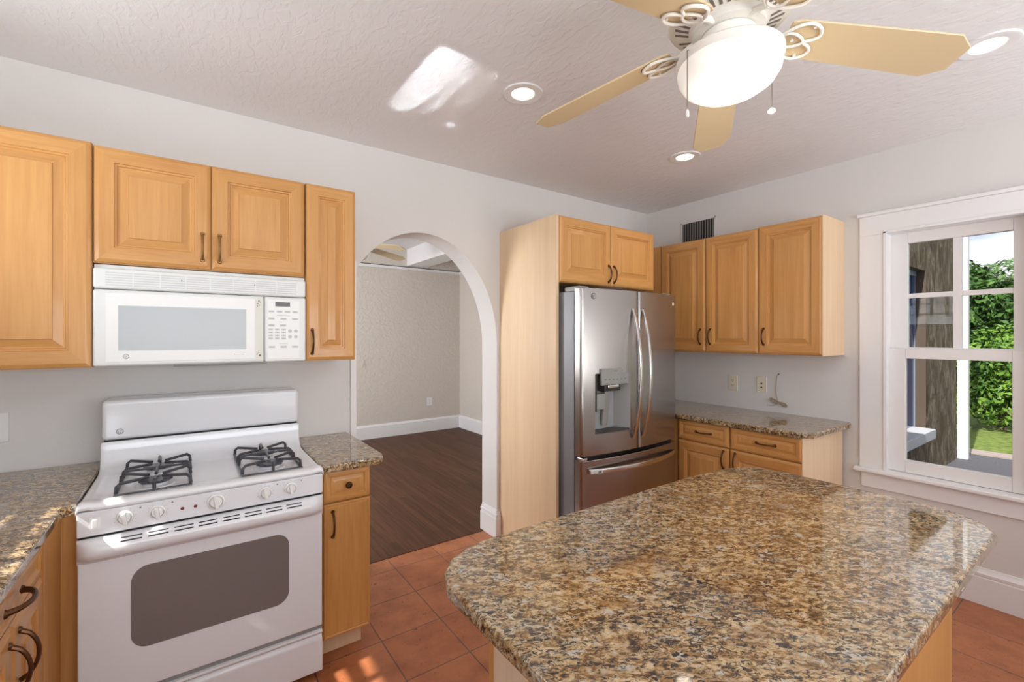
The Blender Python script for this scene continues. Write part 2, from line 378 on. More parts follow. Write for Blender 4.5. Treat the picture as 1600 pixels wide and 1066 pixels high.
def base_prof(h, t): return [(0, 0), (t, 0), (t, h*.72), (t*.8, h*.76), (t*.9, h*.80), (t*.9, h*.86), (t*.45, h*.93), (t*.3, h), (0, h)]
pr = base_prof(.195, .022)
struct(B().extr([(X-a, z) for a, z in pr], 'y', RY, 1.15), 'baseboard_right', 'trim')
struct(B().extr([(6.40-a, z) for a, z in pr], 'x', LX, X+.03), 'baseboard_dining_back', 'trim')
struct(B().extr([(X+.03-a, z) for a, z in pr], 'y', 2.93, 6.38), 'baseboard_dining_right', 'trim')
# base wrapped round the arch jamb
jb = B()
for a, z0, z1 in ((.022, .0, .140), (.017, .140, .152), (.020, .152, .168), (.011, .168, .182), (.006, .182, .195)):
    jb.box(1.816-a, 1.838, W-a, 2.925, z0, z1, .0015, 1)
struct(jb, 'baseboard_jamb', 'trim')
struct(B().box(.777, .811, W-.012, W+.004, .0, 1.90, .003), 'trim_arch_edge', 'trim')
struct(B().box(LX, X+.03, 6.375, 6.40, 2.44, 2.478, .004).box(X+.005, X+.03, 2.93, 6.40, 2.44, 2.478, .004), 'trim_picture_rail', 'trim')
struct(B().box(LX, X+.03, 6.388, 6.399, 2.478, 2.488).box(X+.018, X+.029, 2.93, 6.40, 2.478, 2.488), 'trim_picture_rail_gap', 'shadow_gap')

# window_1: casing, stool, apron, two sashes, panes
w1 = bpy.data.objects.new('window_1', None); C.objects.link(w1); w1.location = (X, .63, wz0); w1['kind'] = 'structure'
cb_ = B()
for y0, y1 in ((wy1, 1.065), (.195, wy0)): cb_.box(X-.018, X+.001, y0, y1, wz0, wz1, .002)
cb_.box(X-.018, X+.001, .195, 1.065, wz1, 2.205, .002); cb_.box(X-.034, X+.001, .185, 1.075, 2.205, 2.226, .004)
for y0, y1 in ((wy1-.004, wy1+.014), (wy0-.014, wy0+.004)): cb_.box(X-.024, X-.016, y0, y1, wz0, wz1+.014, .003)
cb_.box(X-.024, X-.016, wy0-.014, wy1+.014, wz1, wz1+.018, .003)
cb_.box(X+.001, X+.14, wy1-.001, wy1+.001, wz0, wz1).box(X+.001, X+.14, wy0-.001, wy0+.001, wz0, wz1).box(X+.001, X+.14, wy0, wy1, wz1-.001, wz1+.001)
cb_.obj('casing', 'trim', w1)
B().box(X-.055, X+.06, .165, 1.092, .598, .624, .008, 3).obj('stool', 'trim', w1)
B().box(X-.018, X+.001, .205, 1.055, .503, .598, .002).obj('apron', 'trim', w1)
def sash(name, x0, x1, z0, z1, pz0, pz1, mull):
    b = B(); y0, y1 = wy0, wy1; py0, py1 = .411, .849
    b.box(x0, x1, py1, y1, z0, z1, .003).box(x0, x1, y0, py0, z0, z1, .003).box(x0, x1, py0, py1, z0, pz0, .003).box(x0, x1, py0, py1, pz1, z1, .003)
    if mull: b.box(x0+.006, x1-.006, .612, .647, pz0, pz1).box(x0+.009, x1-.009, py0, py1, 1.684, 1.712)
    s_ = b.obj(name, 'trim_grey', w1)
    xm = (x0+x1)/2; B().box(xm-.002, xm+.002, py0-.004, py1+.004, pz0-.004, pz1+.004).obj('pane', 'glass', s_)
sash('upper_sash', X+.072, X+.112, 1.335, wz1, 1.384, 2.02, True)
sash('lower_sash', X+.028, X+.068, .626, 1.375, .70, 1.317, False)
# unseen windows: the left one admits the sun, the others are added for light
def plain_window(name, ax, p0, p1, y0, y1, z0, z1, nv, nh=2):
    w = bpy.data.objects.new(name, None); C.objects.link(w); w['kind'] = 'structure'
    w.location = ((p0+p1)/2, (y0+y1)/2, z0) if ax == 'x' else ((y0+y1)/2, (p0+p1)/2, z0)
    b = B(); g = B()
    def bx(bb, a0, a1, c0, c1, q0=p0, q1=p1):
        if ax == 'x': bb.box(q0, q1, a0, a1, c0, c1)
        else: bb.box(a0, a1, q0, q1, c0, c1)
    bx(b, y0, y0+.05, z0, z1); bx(b, y1-.03, y1, z0, z1); bx(b, y0, y1, z0, z0+.03); bx(b, y0, y1, z1-.05, z1)
    for k in range(1, nv): ym = y0+(y1-y0)*k/nv; bx(b, ym-.015, ym+.015, z0, z1)
    for k in range(1, nh): zm = z0+(z1-z0)*k/nh; bx(b, y0, y1, zm-.012, zm+.012)
    f = b.obj('frame', 'trim', w); pm = (p0+p1)/2; bx(g, y0+.03, y1-.03, z0+.03, z1-.03, pm-.002, pm+.002); g.obj('pane', 'glass', f)
plain_window('window_2', 'x', LX-.11, LX-.06, ly0, ly1, lz0, lz1, 4, 5)
plain_window('added_window_3', 'y', RY-.11, RY-.06, ry0, ry1, rz0, rz1, 3)  # added opening for the rear fill lamp
plain_window('added_door_1', 'y', RY-.11, RY-.06, 2.25, 3.25, 0, 2.2, 2, 3)  # added opening for the lamp that lifts the right ceiling
plain_window('added_window_4', 'x', LX-.11, LX-.06, 3.8, 5.6, .95, 2.25, 2)  # added opening for the dining fill lamp

# ------------------------------------------------------------------ cabinets
def door(parent, o, u, n, w, h, hp=None, fr=.058, m=('honey', 'honey_h'), hm='bronze', name='door', bow=.026, loops=None):
    d = B().panel(o, u, n, w, h, fr=fr, loops=loops).obj(name, m, parent, angle=18)
    if hp: handle(d, hp[0], hp[1], n, hm, bow)
    return d
ux, ny = (1, 0, 0), (0, -1, 0)
YB = 2.372   # back of the wall-cabinet doors
def upper(label, x0, x1, z0, z1, doors, name='wall_cabinet'):
    t = thing(name, ((x0+x1)/2, W, z0), label, 'cabinet')
    B().box(x0, x1, YB+.001, W-.001, z0, z1).obj('body', 'honey', t)
    for dx0, dx1, hx, hz0, hz1, hm, fr in doors:
        door(t, (dx0, YB, z0+.004), ux, ny, dx1-dx0, z1-z0-.006, None if hx is None else ((hx, YB-.02, hz0), (hx, YB-.02, hz1)), fr, hm=hm)
    return t
upper('tall honey maple wall cabinet at the far left of the microwave', -.86, -.302, 1.33, 2.20, [(-.72, -.304, None, 0, 0, 'bronze', .062)])
upper('wide two-door honey maple wall cabinet right above the white microwave', -.299, .458, 1.737, 2.192, [(-.295, .0795, .050, 1.777, 1.890, 'bronze_lit', .058), (.0835, .454, .112, 1.777, 1.890, 'bronze_lit', .058)])
upper('narrow tall honey maple wall cabinet between the microwave and the archway', .462, .699, 1.331, 2.193, [(.464, .697, .490, 1.368, 1.482, 'bronze', .054)])

# right-hand wall cabinets
xf = 3.172; nx, uy = (-1, 0, 0), (0, -1, 0)
t = thing('wall_cabinet', (X, 1.94, 1.33), 'two-door honey maple wall cabinet on the right wall under the dark vent', 'cabinet')
B().box(xf+.021, X-.001, 1.547, W-.001, 1.33, 2.195).obj('body', 'honey', t)
B().box(xf+.004, xf+.021, 2.335, W-.002, 1.334, 2.195, .001).obj('filler_strip', 'honey', t)
door(t, (xf+.02, 2.328, 1.334), uy, nx, .391, .858, ((xf, 1.975, 1.395), (xf, 1.975, 1.503)))
door(t, (xf+.02, 1.933, 1.334), uy, nx, .384, .858, ((xf, 1.895, 1.395), (xf, 1.895, 1.503)))
t = thing('wall_cabinet', (X, 1.35, 1.33), 'single-door honey maple wall cabinet with pale end panel, nearest the window', 'cabinet')
B().box(xf+.021, X-.001, 1.160, 1.545, 1.33, 2.20).obj('body', 'honey', t)
B().box(xf+.003, X-.001, 1.154, 1.1598, 1.329, 2.202).obj('end_panel', 'pale', t)
door(t, (xf+.02, 1.545, 1.334), uy, nx, .386, .862, ((xf, 1.508, 1.395), (xf, 1.508, 1.503)))

# fridge surround
B().box(1.840, 1.862, 2.108, W-.001, 0, 2.205, .001).obj('tall_panel', 'pale', label='tall pale maple side panel between the archway and the refrigerator', category='panel')
t = thing('over_fridge_cabinet', (2.33, W, 1.79), 'two-door honey maple cabinet mounted over the stainless refrigerator', 'cabinet')
B().box(1.8635, 2.80, 2.122, W-.001, 1.79, 2.202).obj('body', 'honey', t)
door(t, (1.866, 2.121, 1.793), ux, ny, .459, .407, ((2.30, 2.101, 1.815), (2.30, 2.101, 1.925)), .055)
door(t, (2.328, 2.121, 1.793), ux, ny, .459, .407, ((2.353, 2.101, 1.815), (2.353, 2.101, 1.925)), .055)

# ------------------------------------------------------------------ base cabinets and worktops
def slab(poly, label, name='granite_worktop', z0=.858):
    return B().prism(poly, z0, CT, .009, 3).obj(name, 'granite', label=label, category='worktop', angle=50)
# right run
xb = 2.895
def base_right(label, y0, y1, hd, end):
    t = thing('base_cabinet', (3.2, (y0+y1)/2, 0), label, 'cabinet')
    B().box(xb+.021, X-.03, y0+(.007 if end else .0), y1, .10, .857).obj('body', 'honey', t)
    B().box(xb+.08, X-.04, y0+.02, y1-.002, 0, .10).obj('toe_kick', 'honey', t)
    w = y1-y0-.008
    d = door(t, (xb+.02, y1-.003, .712), uy, nx, w, .143, None, .036, name='drawer', loops=[(0, 0), (0, .012), (.002, .014), (.010, .019), (.014, .02), (.028, .02), (.0295, .015), (.035, .014), (.038, .0105), (.042, .0105), (.056, .015), (.0572, .0185)]); ym = (y0+y1)/2-.01
    handle(d, (xb, ym+.056, .785), (xb, ym-.056, .785), nx)
    d = door(t, (xb+.02, y1-.003, .112), uy, nx, w, .594, ((xb, hd, .575), (xb, hd, .688)))
    if end: B().box(xb+.003, X-.025, y0, y0+.0065, 0, .857).obj('end_panel', 'pale', t)
base_right('base cabinet with drawer and door on the right wall, beside the refrigerator', 1.594, 1.985, 1.635, False)
base_right('base cabinet with drawer and pale end panel, nearest the window', 1.156, 1.592, 1.555, True)
B().box(xb+.012, xb+.04, 1.988, 2.18, .0, .857).obj('filler_post', 'honey', label='honey maple filler strip between refrigerator and right-hand base cabinets', category='filler strip')
slab([(2.865, 2.25), (2.865, 1.185), (2.93, 1.112), (3.46, 1.100), (3.505, 1.115), (3.508, 1.16), (3.508, 2.70), (2.90, 2.70)], 'speckled granite worktop along the right wall under the two outlets')
# right of the range
t = thing('base_cabinet', (.58, 2.4, 0), 'narrow honey maple base cabinet with knobbed drawer, right of the white range', 'cabinet')
B().box(.470, .692, 2.121, W-.002, .10, .857).obj('body', 'honey', t)
B().box(.474, .672, 2.185, W-.05, 0, .10).obj('toe_kick', 'pale', t)
fl = [(0, 0), (0, .017), (.003, .02), (.010, .02), (.012, .018), (.014, .018), (.016, .0195)]
d = B().panel((.486, 2.12, .712), ux, ny, .203, .140, fr=.026, loops=[(0, 0), (0, .013), (.010, .019), (.014, .02), (.026, .02), (.029, .016), (.034, .015), (.046, .020), (.05, .02)]).obj('drawer', ('honey', 'honey_h'), t)
B().lathe((.588, 2.10, .783), [(.0045, 0), (.0045, .012), (.013, .017), (.0155, .022), (.013, .027), (0, .029)], 20, axis=ny).obj('knob', 'bronze', d)
d = B().panel((.486, 2.12, .112), ux, ny, .203, .594, loops=fl).obj('door', ('honey', 'honey_h'), t)
handle(d, (.523, 2.10, .56), (.523, 2.10, .670), ny)
slab([(.468, 2.055), (.716, 2.055), (.745, 2.085), (.755, 2.13), (.757, 2.722), (.468, 2.722)], 'small granite worktop between the white range and the archway')
# left run
fx = -.345
t = thing('corner_base_cabinet', (-.65, 2.4, 0), 'honey maple corner base cabinet with blank filler panels left of the range', 'cabinet')
B().box(LX+.002, -.366, 1.888, W-.002, .10, .857).obj('body', 'honey', t)
B().box(-.365, -.3045, 2.10, 2.69, .0, .857, .001).obj('filler_panel', 'honey', t)
B().box(-.366, fx, 1.889, 2.099, .0, .857, .001).obj('filler_panel', 'honey', t)
t = thing('base_cabinet', (-.65, 1.6, 0), 'honey maple base cabinet with drawer and two doors at the lower left', 'cabinet')
B().box(LX+.002, fx-.021, 1.312, 1.886, .10, .857).obj('body', 'honey', t)
B().box(LX+.01, fx-.08, 1.314, 1.884, 0, .10).obj('toe_kick', 'honey', t)
px, vy = (1, 0, 0), (0, 1, 0)
d = door(t, (fx-.02, 1.316, .757), vy, px, .556, .095, None, .024, name='drawer', loops=[(0, 0), (0, .013), (.008, .019), (.012, .02), (.022, .02), (.026, .014), (.034, .012), (.04, .012)])
handle(d, (fx, 1.535, .806), (fx, 1.665, .806), px, bow=.034, r=.006)
door(t, (fx-.02, 1.602, .112), vy, px, .280, .636, ((fx, 1.642, .585), (fx, 1.642, .715)), bow=.034)
door(t, (fx-.02, 1.316, .112), vy, px, .280, .636, ((fx, 1.566, .585), (fx, 1.566, .715)), bow=.034)
t = thing('base_cabinet', (-.65, 1.05, 0), 'honey maple base cabinet under the near end of the left granite worktop', 'cabinet')
B().box(LX+.002, fx-.021, .80, 1.309, .10, .857).obj('body', 'honey', t)
B().box(LX+.01, fx-.08, .802, 1.307, 0, .10).obj('toe_kick', 'honey', t)
door(t, (fx-.02, .804, .112), vy, px, .50, .74, None)
slab([(-.303, 2.725), (LX+.003, 2.725), (LX+.003, .78), (-.325, .78), (-.325, 2.03), (-.335, 2.06), (-.36, 2.085), (-.303, 2.088)][::-1] if False else
     [(LX+.003, .78), (-.333, .78), (-.333, 2.01), (-.345, 2.06), (-.303, 2.072), (-.303, 2.725), (LX+.003, 2.725)], 'granite corner worktop left of the white range')
# island
t = thing('island_cabinet', (1.12, .58, 0), 'pale maple island cabinet standing under the large granite top', 'island')
B().box(.572, 1.685, .318, .862, .0, .857).obj('body', 'honey', t)
B().box(.562, .5715, .318, .858, .0, .857, .001).obj('end_panel', 'island_pale', t)
B().box(.560, .5715, .8585, .874, .0, .857, .001).obj('corner_strip', 'honey', t)
B().box(.562, 1.695, .308, .3175, .0, .857, .001).obj('side_panel', 'honey', t)
B().box(1.6855, 1.695, .318, .862, .0, .857, .001).obj('end_panel', 'pale', t)
slab([(.47, .40), (.49, .31), (.56, .255), (.66, .245), (1.86, .245), (1.935, .283), (1.985, .345), (2.0, .43), (2.0, .86), (1.975, .965), (1.925, 1.012), (1.82, 1.04), (1.60, 1.053),
      (.66, 1.053), (.588, 1.042), (.536, 1.016), (.492, .965), (.472, .905)], 'large speckled granite island top with clipped corners in the foreground', 'island_worktop')

# ------------------------------------------------------------------ range
rx0, rx1, ryf = -.299, .466, 2.031
rg = thing('gas_range', (.083, 2.4, 0), 'white gas range with four burners and oven below the microwave', 'stove')
B().box(rx0+.004, rx1-.004, 2.065, 2.70, .02, .868).obj('body', 'enamel', rg)
ct_ = B(); prof = [(2.026, .873), (2.022, .880), (2.024, .889), (2.032, .895), (2.05, .897), (2.08, .893), (2.12, .889), (2.44, .889), (2.49, .894), (2.52, .908), (2.54, .935), (2.550, .97), (2.552, 1.003)]
xs = [rx0, rx0+.0015, rx0+.006, rx0+.014, rx0+.030, rx0+.045, 0, .08, .17, rx1-.045, rx1-.030, rx1-.014, rx1-.006, rx1-.0015, rx1]
zo = [-.012, -.004, .002, .004, .003, 0, 0, 0, 0, 0, .003, .004, .002, -.004, -.012]
q = bmesh.new(); rows = [[q.verts.new((x, y, z+(o if z < .93 else min(o, 0)))) for x, o in zip(xs, zo)] for y, z in prof]
for a, b in zip(rows, rows[1:]):
    for k in range(len(xs)-1): q.faces.new((a[k], a[k+1], b[k+1], b[k]))
for col in (0, -1):
    lo = [q.verts.new((r[col].co.x, r[col].co.y, .868)) for r in rows]
    for k in range(len(rows)-1): q.faces.new((rows[k][col], rows[k+1][col], lo[k+1], lo[k]))
ct_.merge(q); ct_.box(rx0+.001, rx1-.001, 2.553, 2.70, .868, 1.0)
ct_.obj('cooktop', 'enamel', rg, angle=60)
bgd = B().box(rx0+.002, rx1-.002, 2.548, 2.70, 1.008, 1.178, .018, 4).obj('backguard', 'enamel', rg)
B().box(rx0+.01, rx1-.01, 2.556, 2.69, 1.0, 1.01).obj('seam', 'shadow_gap', rg)
def badge(parent, c, n, u, r, m='mark'):
    e = B(); n_, u_ = Vector(n), Vector(u); v_ = n_.cross(u_); c = Vector(c)
    e.tube([c+u_*(r*math.cos(a))+v_*(r*math.sin(a)) for a in [2*PI*k/24 for k in range(24)]], r*.13, 6, True)
    for s_ in (-1, 1):
        e.tube([c+u_*(s_*r*.3+r*.28*math.cos(a))+v_*(r*.36*math.sin(a)) for a in [k*.32*s_ for k in range(16)]], r*.07, 5)
    return e.obj('badge', m, parent)
badge(bgd, (rx0+.062, 2.547, 1.045), ny, ux, .011, 'mark')
cp = B().box(rx0+.001, rx1-.001, 2.030, 2.066, .787, .871, .006, 3).obj('control_panel', 'enamel', rg)
B().box(rx0+.004, rx1-.004, 2.040, 2.066, .776, .7865).obj('vent_gap', 'shadow_gap', rg)
for x, r in ((-.176, .024), (-.088, .024), (.085, .029), (.249, .024), (.340, .024)):
    k = B().lathe((x, 2.030, .832), [(r, 0), (r, .006), (r*.96, .009), (r*.8, .011), (r*.78, .012)], 28, axis=ny)
    k.box(x-.0065, x+.0065, 2.000, 2.020, .832-r*.86, .832+r*.86, .004, 3, rot=Matrix.Rotation(math.radians(-8), 4, 'Y'))
    k.cyl((x, 2.016, .832), ny, r*.78, .012, r*.62, 24, .002)
    kn = k.obj('knob', 'white_plastic', rg)
    e = B()
    for a in range(-4, 5):
        t_ = math.radians(90+a*28); e.cyl((x+(r+.005)*math.cos(t_), 2.0296, .832+(r+.005)*math.sin(t_)), ny, .0011, .0008, seg=6)
    e.obj('dial_mark', 'mark_light', kn)
for x in (-.135, -.046, .292, .381): B().cyl((x, 2.0295, .856), ny, .0028, .001, seg=10).obj('burner_symbol', 'mark', cp)
for x in (-.017, .022): B().lathe((x, 2.030, .827), [(.0055, 0), (.0055, .002), (.0035, .0035), (0, .004)], 14, axis=ny).obj('indicator_light', 'red', cp)
B().box(-.266, -.238, 2.0265, 2.031, .808, .848, .002).box(-.259, -.245, 2.023, 2.030, .814, .842, .002).obj('rocker_switch', 'white_plastic', cp)
# burners and grates
for bx_ in (-.100, .285):
    for by_ in (2.185, 2.405):
        b0 = B().lathe((bx_, by_, .889), [(.062, 0), (.060, .003), (.040, .004), (.036, .012), (.034, .013), (0, .013)], 30).obj('burner', 'enamel', rg)
        pts = []
        cap = B(); n_ = 10
        poly = [(bx_+(.040 if k % 2 else .052)*math.cos(PI*k/n_), by_+(.040 if k % 2 else .052)*math.sin(PI*k/n_)) for k in range(2*n_)]
        cap.prism(poly, .9025, .911, .003, 2); cap.obj('burner_cap', 'burner', b0)
    g = B(); gx0, gx1, gy0, gy1 = bx_-.108, bx_+.108, 2.088, 2.505; zt = .928
    g.tube([(gx0, gy0, .894), (gx1, gy0, .894), (gx1, gy1, .894), (gx0, gy1, .894)], .0055, 8, True)
    for cy in (2.185, 2.405):
        for sx in (-1, 1):
            for dy in (-.062, .062):
                xe = bx_+sx*.108
                g.tube([(xe, cy+dy*1.2, .894), (xe-sx*.002, cy+dy*1.2, zt-.010), (xe-sx*.012, cy+dy*1.15, zt), (bx_+sx*.022, cy+dy*.30, zt-.004)], .0058, 8)
    for y0_, y1_ in ((gy0, 2.165), (gy1, 2.425)):
        s_ = 1 if y1_ > y0_ else -1
        g.tube([(bx_, y0_, .894), (bx_, y0_+s_*.002, zt-.008), (bx_, y0_+s_*.012, zt), (bx_, y1_, zt-.004)], .0058, 8)
    g.tube([(bx_, 2.215, zt-.004), (bx_, 2.27, zt), (bx_, 2.32, zt), (bx_, 2.375, zt-.004)], .0058, 8)
    g.tube([(gx0, 2.295, .894), (gx0+.004, 2.295, zt-.006), (gx0+.014, 2.295, zt), (gx1-.014, 2.295, zt), (gx1-.004, 2.295, zt-.006), (gx1, 2.295, .894)], .0046, 8)
    g.obj('grate', 'iron', rg)
# oven door with rounded window
od = B().box(rx0+.003, rx1-.003, 2.032, 2.064, .226, .779, .006, 3).obj('oven_door', 'enamel', rg)
def rrect(x0, x1, z0, z1, r, n=8):
    p = []
    for cx, cz, a0 in ((x1-r, z0+r, -90), (x1-r, z1-r, 0), (x0+r, z1-r, 90), (x0+r, z0+r, 180)):
        for k in range(n+1): a = math.radians(a0+90*k/n); p.append((cx+r*math.cos(a), cz+r*math.sin(a)))
    return p
B().extr(rrect(-.160, .335, .367, .652, .05), 'y', 2.0305, 2.034).obj('oven_window', 'oven_glass', od)
hd_ = B(); hp_ = [(2.036, .780), (2.010, .778), (1.996, .768), (1.988, .754), (1.987, .738), (1.992, .724), (2.004, .714), (2.018, .710), (2.024, .702), (2.032, .698), (2.036, .698)]
xs = [rx0+.002, rx0+.006, rx0+.018, rx0+.035, rx0+.06, rx1-.06, rx1-.035, rx1-.018, rx1-.006, rx1-.002]; sc_ = [.22, .30, .62, .90, 1, 1, .90, .62, .30, .22]
q = bmesh.new(); rows = [[q.verts.new((x, 2.036-(2.036-y)*s_, z)) for y, z in hp_] for x, s_ in zip(xs, sc_)]
for a, b in zip(rows, rows[1:]):
    for k in range(len(hp_)-1): q.faces.new((a[k], a[k+1], b[k+1], b[k]))
q.faces.new(rows[0]); q.faces.new(rows[-1][::-1])
hd_.merge(q); hh = hd_.obj('door_handle', 'enamel', od, angle=55)
vs = B()
for k in range(8):
    x = rx0+.115+k*.072
    for z, y in ((.7640, 1.9935), (.7725, 2.0023)): vs.box(x, x+.056, y-.0012, y+.004, z-.0019, z+.0019)
vs.obj('vent_slots', 'shadow_gap', hh)
dr = B(); dr.extr([(2.064, .034), (2.036, .034), (2.031, .040), (2.031, .165), (2.040, .178), (2.046, .186), (2.034, .192), (2.030, .200), (2.032, .207), (2.064, .207)], 'x', rx0+.003, rx1-.003)
dr.obj('storage_drawer', 'enamel', rg, angle=40)
B().box(rx0+.006, rx1-.006, 2.045, 2.066, .207, .226).obj('drawer_gap', 'grey_plastic', rg)
for x in (rx0+.06, rx1-.06):
    for y in (2.12, 2.62): B().cyl((x, y, .012), (0, 0, 1), .018, .024, seg=14).obj('foot', 'dark_plastic', rg)

# ------------------------------------------------------------------ microwave
mw = thing('microwave', (.081, W, 1.33), 'white over-the-range microwave oven mounted above the gas range', 'microwave')
my = 2.350
B().box(-.299, .461, 2.385, W-.001, 1.334, 1.735, .003).obj('body', 'mw_face', mw)
v = B(); v.box(-.299, .461, my, 2.385, 1.637, 1.718, .010, 3); vg = v.obj('vent_cover', 'mw_face', mw)
s_ = B()
for r in range(6):
    z = 1.650+r*.0096
    for c in range(8):
        x = -.262+c*.0855; s_.box(x, x+.081, my-.0008, my+.004, z, z+.0042)
s_.obj('vent_louvres', 'button', vg)
for x in (-.022, .246): B().cyl((x, my-.001, 1.684), ny, .0028, .002, seg=10).obj('screw', 'mark', vg)
md = B().box(-.299, .283, my, 2.385, 1.333, 1.634, .010, 3).obj('door', 'mw_face', mw)
B().box(-.262, .246, my-.0015, my+.004, 1.350, 1.620, .001).obj('door_frame', 'white_plastic', md)
B().box(-.224, .212, my-.0024, my+.004, 1.394, 1.572, .0005).obj('door_window', 'mw_glass', md)
B().box(.250, .280, my-.001, my+.004, 1.340, 1.628, .0005).obj('bare_handle_strip', 'mw_cream', md, label='cream strip where the door handle is missing')
for sp_ in (((.262, 1.612, .0035), (.268, 1.606, .002), (.258, 1.600, .0028), (.264, 1.593, .0022), (.256, 1.589, .0026)), ((.261, 1.377, .0022), (.266, 1.364, .0048), (.257, 1.371, .002), (.261, 1.384, .0018))):
    st = B()
    for x, z, r in sp_: st.cyl((x, my-.0012, z), ny, r, .0012, seg=7)
    st.obj('handle_scar', 'stain', md)
badge(md, (-.200, my-.002, 1.371), ny, ux, .0085, 'mark_light')
B().box(.166, .204, my-.002, my, 1.3705, 1.3725).obj('nameplate', 'mark_light', md)
pc = B().box(.285, .461, my, 2.385, 1.333, 1.634, .008, 3).obj('keypad', 'mw_face', mw)
B().box(.298, .432, my-.0012, my+.004, 1.348, 1.620, .0005).obj('keypad_membrane', 'white_plastic', pc)
dsp = B().box(.329, .391, my-.002, my, 1.590, 1.611, .0004).obj('display', 'display', pc)
def btn(x, z, w, h, rnd=False, txt=None):
    b = B()
    if rnd: b.cyl((x, my-.0015, z), ny, w/2, .0012, seg=16)
    else: b.box(x-w/2, x+w/2, my-.002, my-.001, z-h/2, z+h/2, .0003)
    o = b.obj('button', 'button', pc)
    if txt: text(txt, h*.9, (x, my-.0021, z), ux, ny, 'mark', o, 'numeral', .0002)
    else: B().box(x-w*.32, x+w*.32, my-.0024, my-.0018, z-.0011, z+.0011).obj('legend', 'mark_light', o)
for x in (.313, .347, .380, .413): btn(x, 1.566, .024, .009)
for x in (.313, .363, .413): btn(x, 1.533, .026, .009)
for x in (.313, .361): btn(x, 1.502, .026, .010)
for r in range(4):
    for c in range(3):
        tx = ['123', '456', '789'][r][c] if r < 3 else [None, '0', None][c]
        btn(.310+c*.027, 1.483-r*.0138, .019, .0085, False, tx)
for x in (.391, .416):
    for z in (1.476, 1.449): btn(x, z, .017, .017, True)
for x in (.315, .364, .413): btn(x, 1.402, .027, .010)
for x0, x1, z in ((.335, .391, 1.547), (.345, .377, 1.518), (.345, .382, 1.417)): B().box(x0, x1, my-.0018, my-.001, z-.0007, z+.0007).obj('legend', 'mark_light', pc)
B().box(-.05, .30, 2.395, 2.55, 1.322, 1.335, .003).obj('grease_filter', 'grey_plastic', mw)

# ------------------------------------------------------------------ refrigerator
fr = thing('refrigerator', (2.32, 2.35, 0), 'stainless french-door refrigerator with water dispenser in the left door', 'refrigerator')
B().box(1.874, 2.776, 1.985, 2.69, .03, 1.722, .004).obj('case', 'grey_side', fr)
B().box(1.905, 2.765, 1.99, 2.02, .0, .03).obj('base_grille', 'dark_plastic', fr)
for hx in (1.885, 2.69): B().box(hx, hx+.08, 1.955, 2.08, 1.723, 1.752, .004).obj('hinge_cover', 'grey_plastic', fr)
FX0, FX1 = 1.867, 2.783
def fy(x): return 1.918-.046*(1-((x-2.325)/.458)**2)
def curved_front(x0, x1, z0, z1, hole=None):
    b = B(); q = bmesh.new(); r = .011; cols = []
    ys = [x0+(x1-x0)*k/20 for k in range(21)]
    if hole:
        ys = [x for x in ys if min(abs(x-hole[0]), abs(x-hole[1])) > .008]+[hole[0], hole[1]]; ys.sort()
    pts = [(x0, 1.972), (x0, fy(x0)+r*1.4), (x0+r*.3, fy(x0)+r*.4), (x0+r, fy(x0+r))]+[(x, fy(x)) for x in ys if x0+r*1.2 < x < x1-r*1.2]+[(x1-r, fy(x1-r)), (x1-r*.3, fy(x1)+r*.4), (x1, fy(x1)+r*1.4), (x1, 1.972)]
    zs = [z0, z0+.004]+([hole[2], hole[3]] if hole else [])+[z1-.004, z1]
    off = {z0: .004, z1: .004}
    V = [[q.verts.new((x, y+off.get(z, 0) if 0 < i < len(pts)-1 else y, z)) for i, (x, y) in enumerate(pts)] for z in zs]
    for j in range(len(zs)-1):
        for i in range(len(pts)-1):
            if hole and hole[2] <= (zs[j]+zs[j+1])/2 <= hole[3] and hole[0] <= (pts[i][0]+pts[i+1][0])/2 <= hole[1]: continue
            q.faces.new((V[j][i], V[j][i+1], V[j+1][i+1], V[j+1][i]))
    q.faces.new(V[0]); q.faces.new(V[-1][::-1])
    for j in range(len(zs)-1): q.faces.new((V[j][0], V[j+1][0], V[j+1][-1], V[j][-1]))
    return b.merge(q)
HOLE = (1.964, 2.247, .868, 1.228)
ld = curved_front(FX0, 2.3205, .742, 1.737, HOLE).obj('left_door', 'steel', fr, angle=50)
rd = curved_front(2.3265, FX1, .742, 1.737).obj('right_door', 'steel', fr, angle=50)
fz = curved_front(FX0, FX1, .10, .718).obj('freezer_drawer', 'steel', fr, angle=50)
B().box(1.88, 2.77, 1.95, 1.984, .716, .744).obj('door_gasket', 'dark_plastic', fr)
hg = B().box(1.866, 1.90, 1.900, 1.95, .722, .738, .003).obj('hinge', 'steel_bright', fr)
badge(ld, (1.955, fy(1.955)-.001, 1.690), ny, ux, .016, 'mark')
B().cyl((2.735, fy(2.735)-.0005, 1.675), ny, .011, .002, seg=20).obj('sticker', 'ivory', rd)
def bar(parent, P, w, d, name='handle'):
    b = B(); q = bmesh.new(); rows = []
    for p, tv, nv in P:   # p centre, tv across, nv outward
        p, tv, nv = Vector(p), Vector(tv), Vector(nv)
        rows.append([q.verts.new(p+tv*a+nv*c) for a, c in ((-w, -d), (-w, d*.5), (-w*.7, d), (w*.7, d), (w, d*.5), (w, -d))])
    for a, c in zip(rows, rows[1:]):
        for k in range(6): q.faces.new((a[k], a[(k+1) % 6], c[(k+1) % 6], c[k]))
    q.faces.new(rows[0]); q.faces.new(rows[-1][::-1]); b.merge(q); return b.obj(name, 'steel_bright', parent, angle=50)
for dpar, hx in ((ld, 2.270), (rd, 2.364)):
    P = []
    for k in range(25):
        t_ = k/24; P.append(((hx, fy(hx)-.006-.062*math.sin(PI*t_)**.8, .815+.81*t_), (1, 0, 0), (0, -1, 0)))
    bar(dpar, P, .0125, .006)
P = []
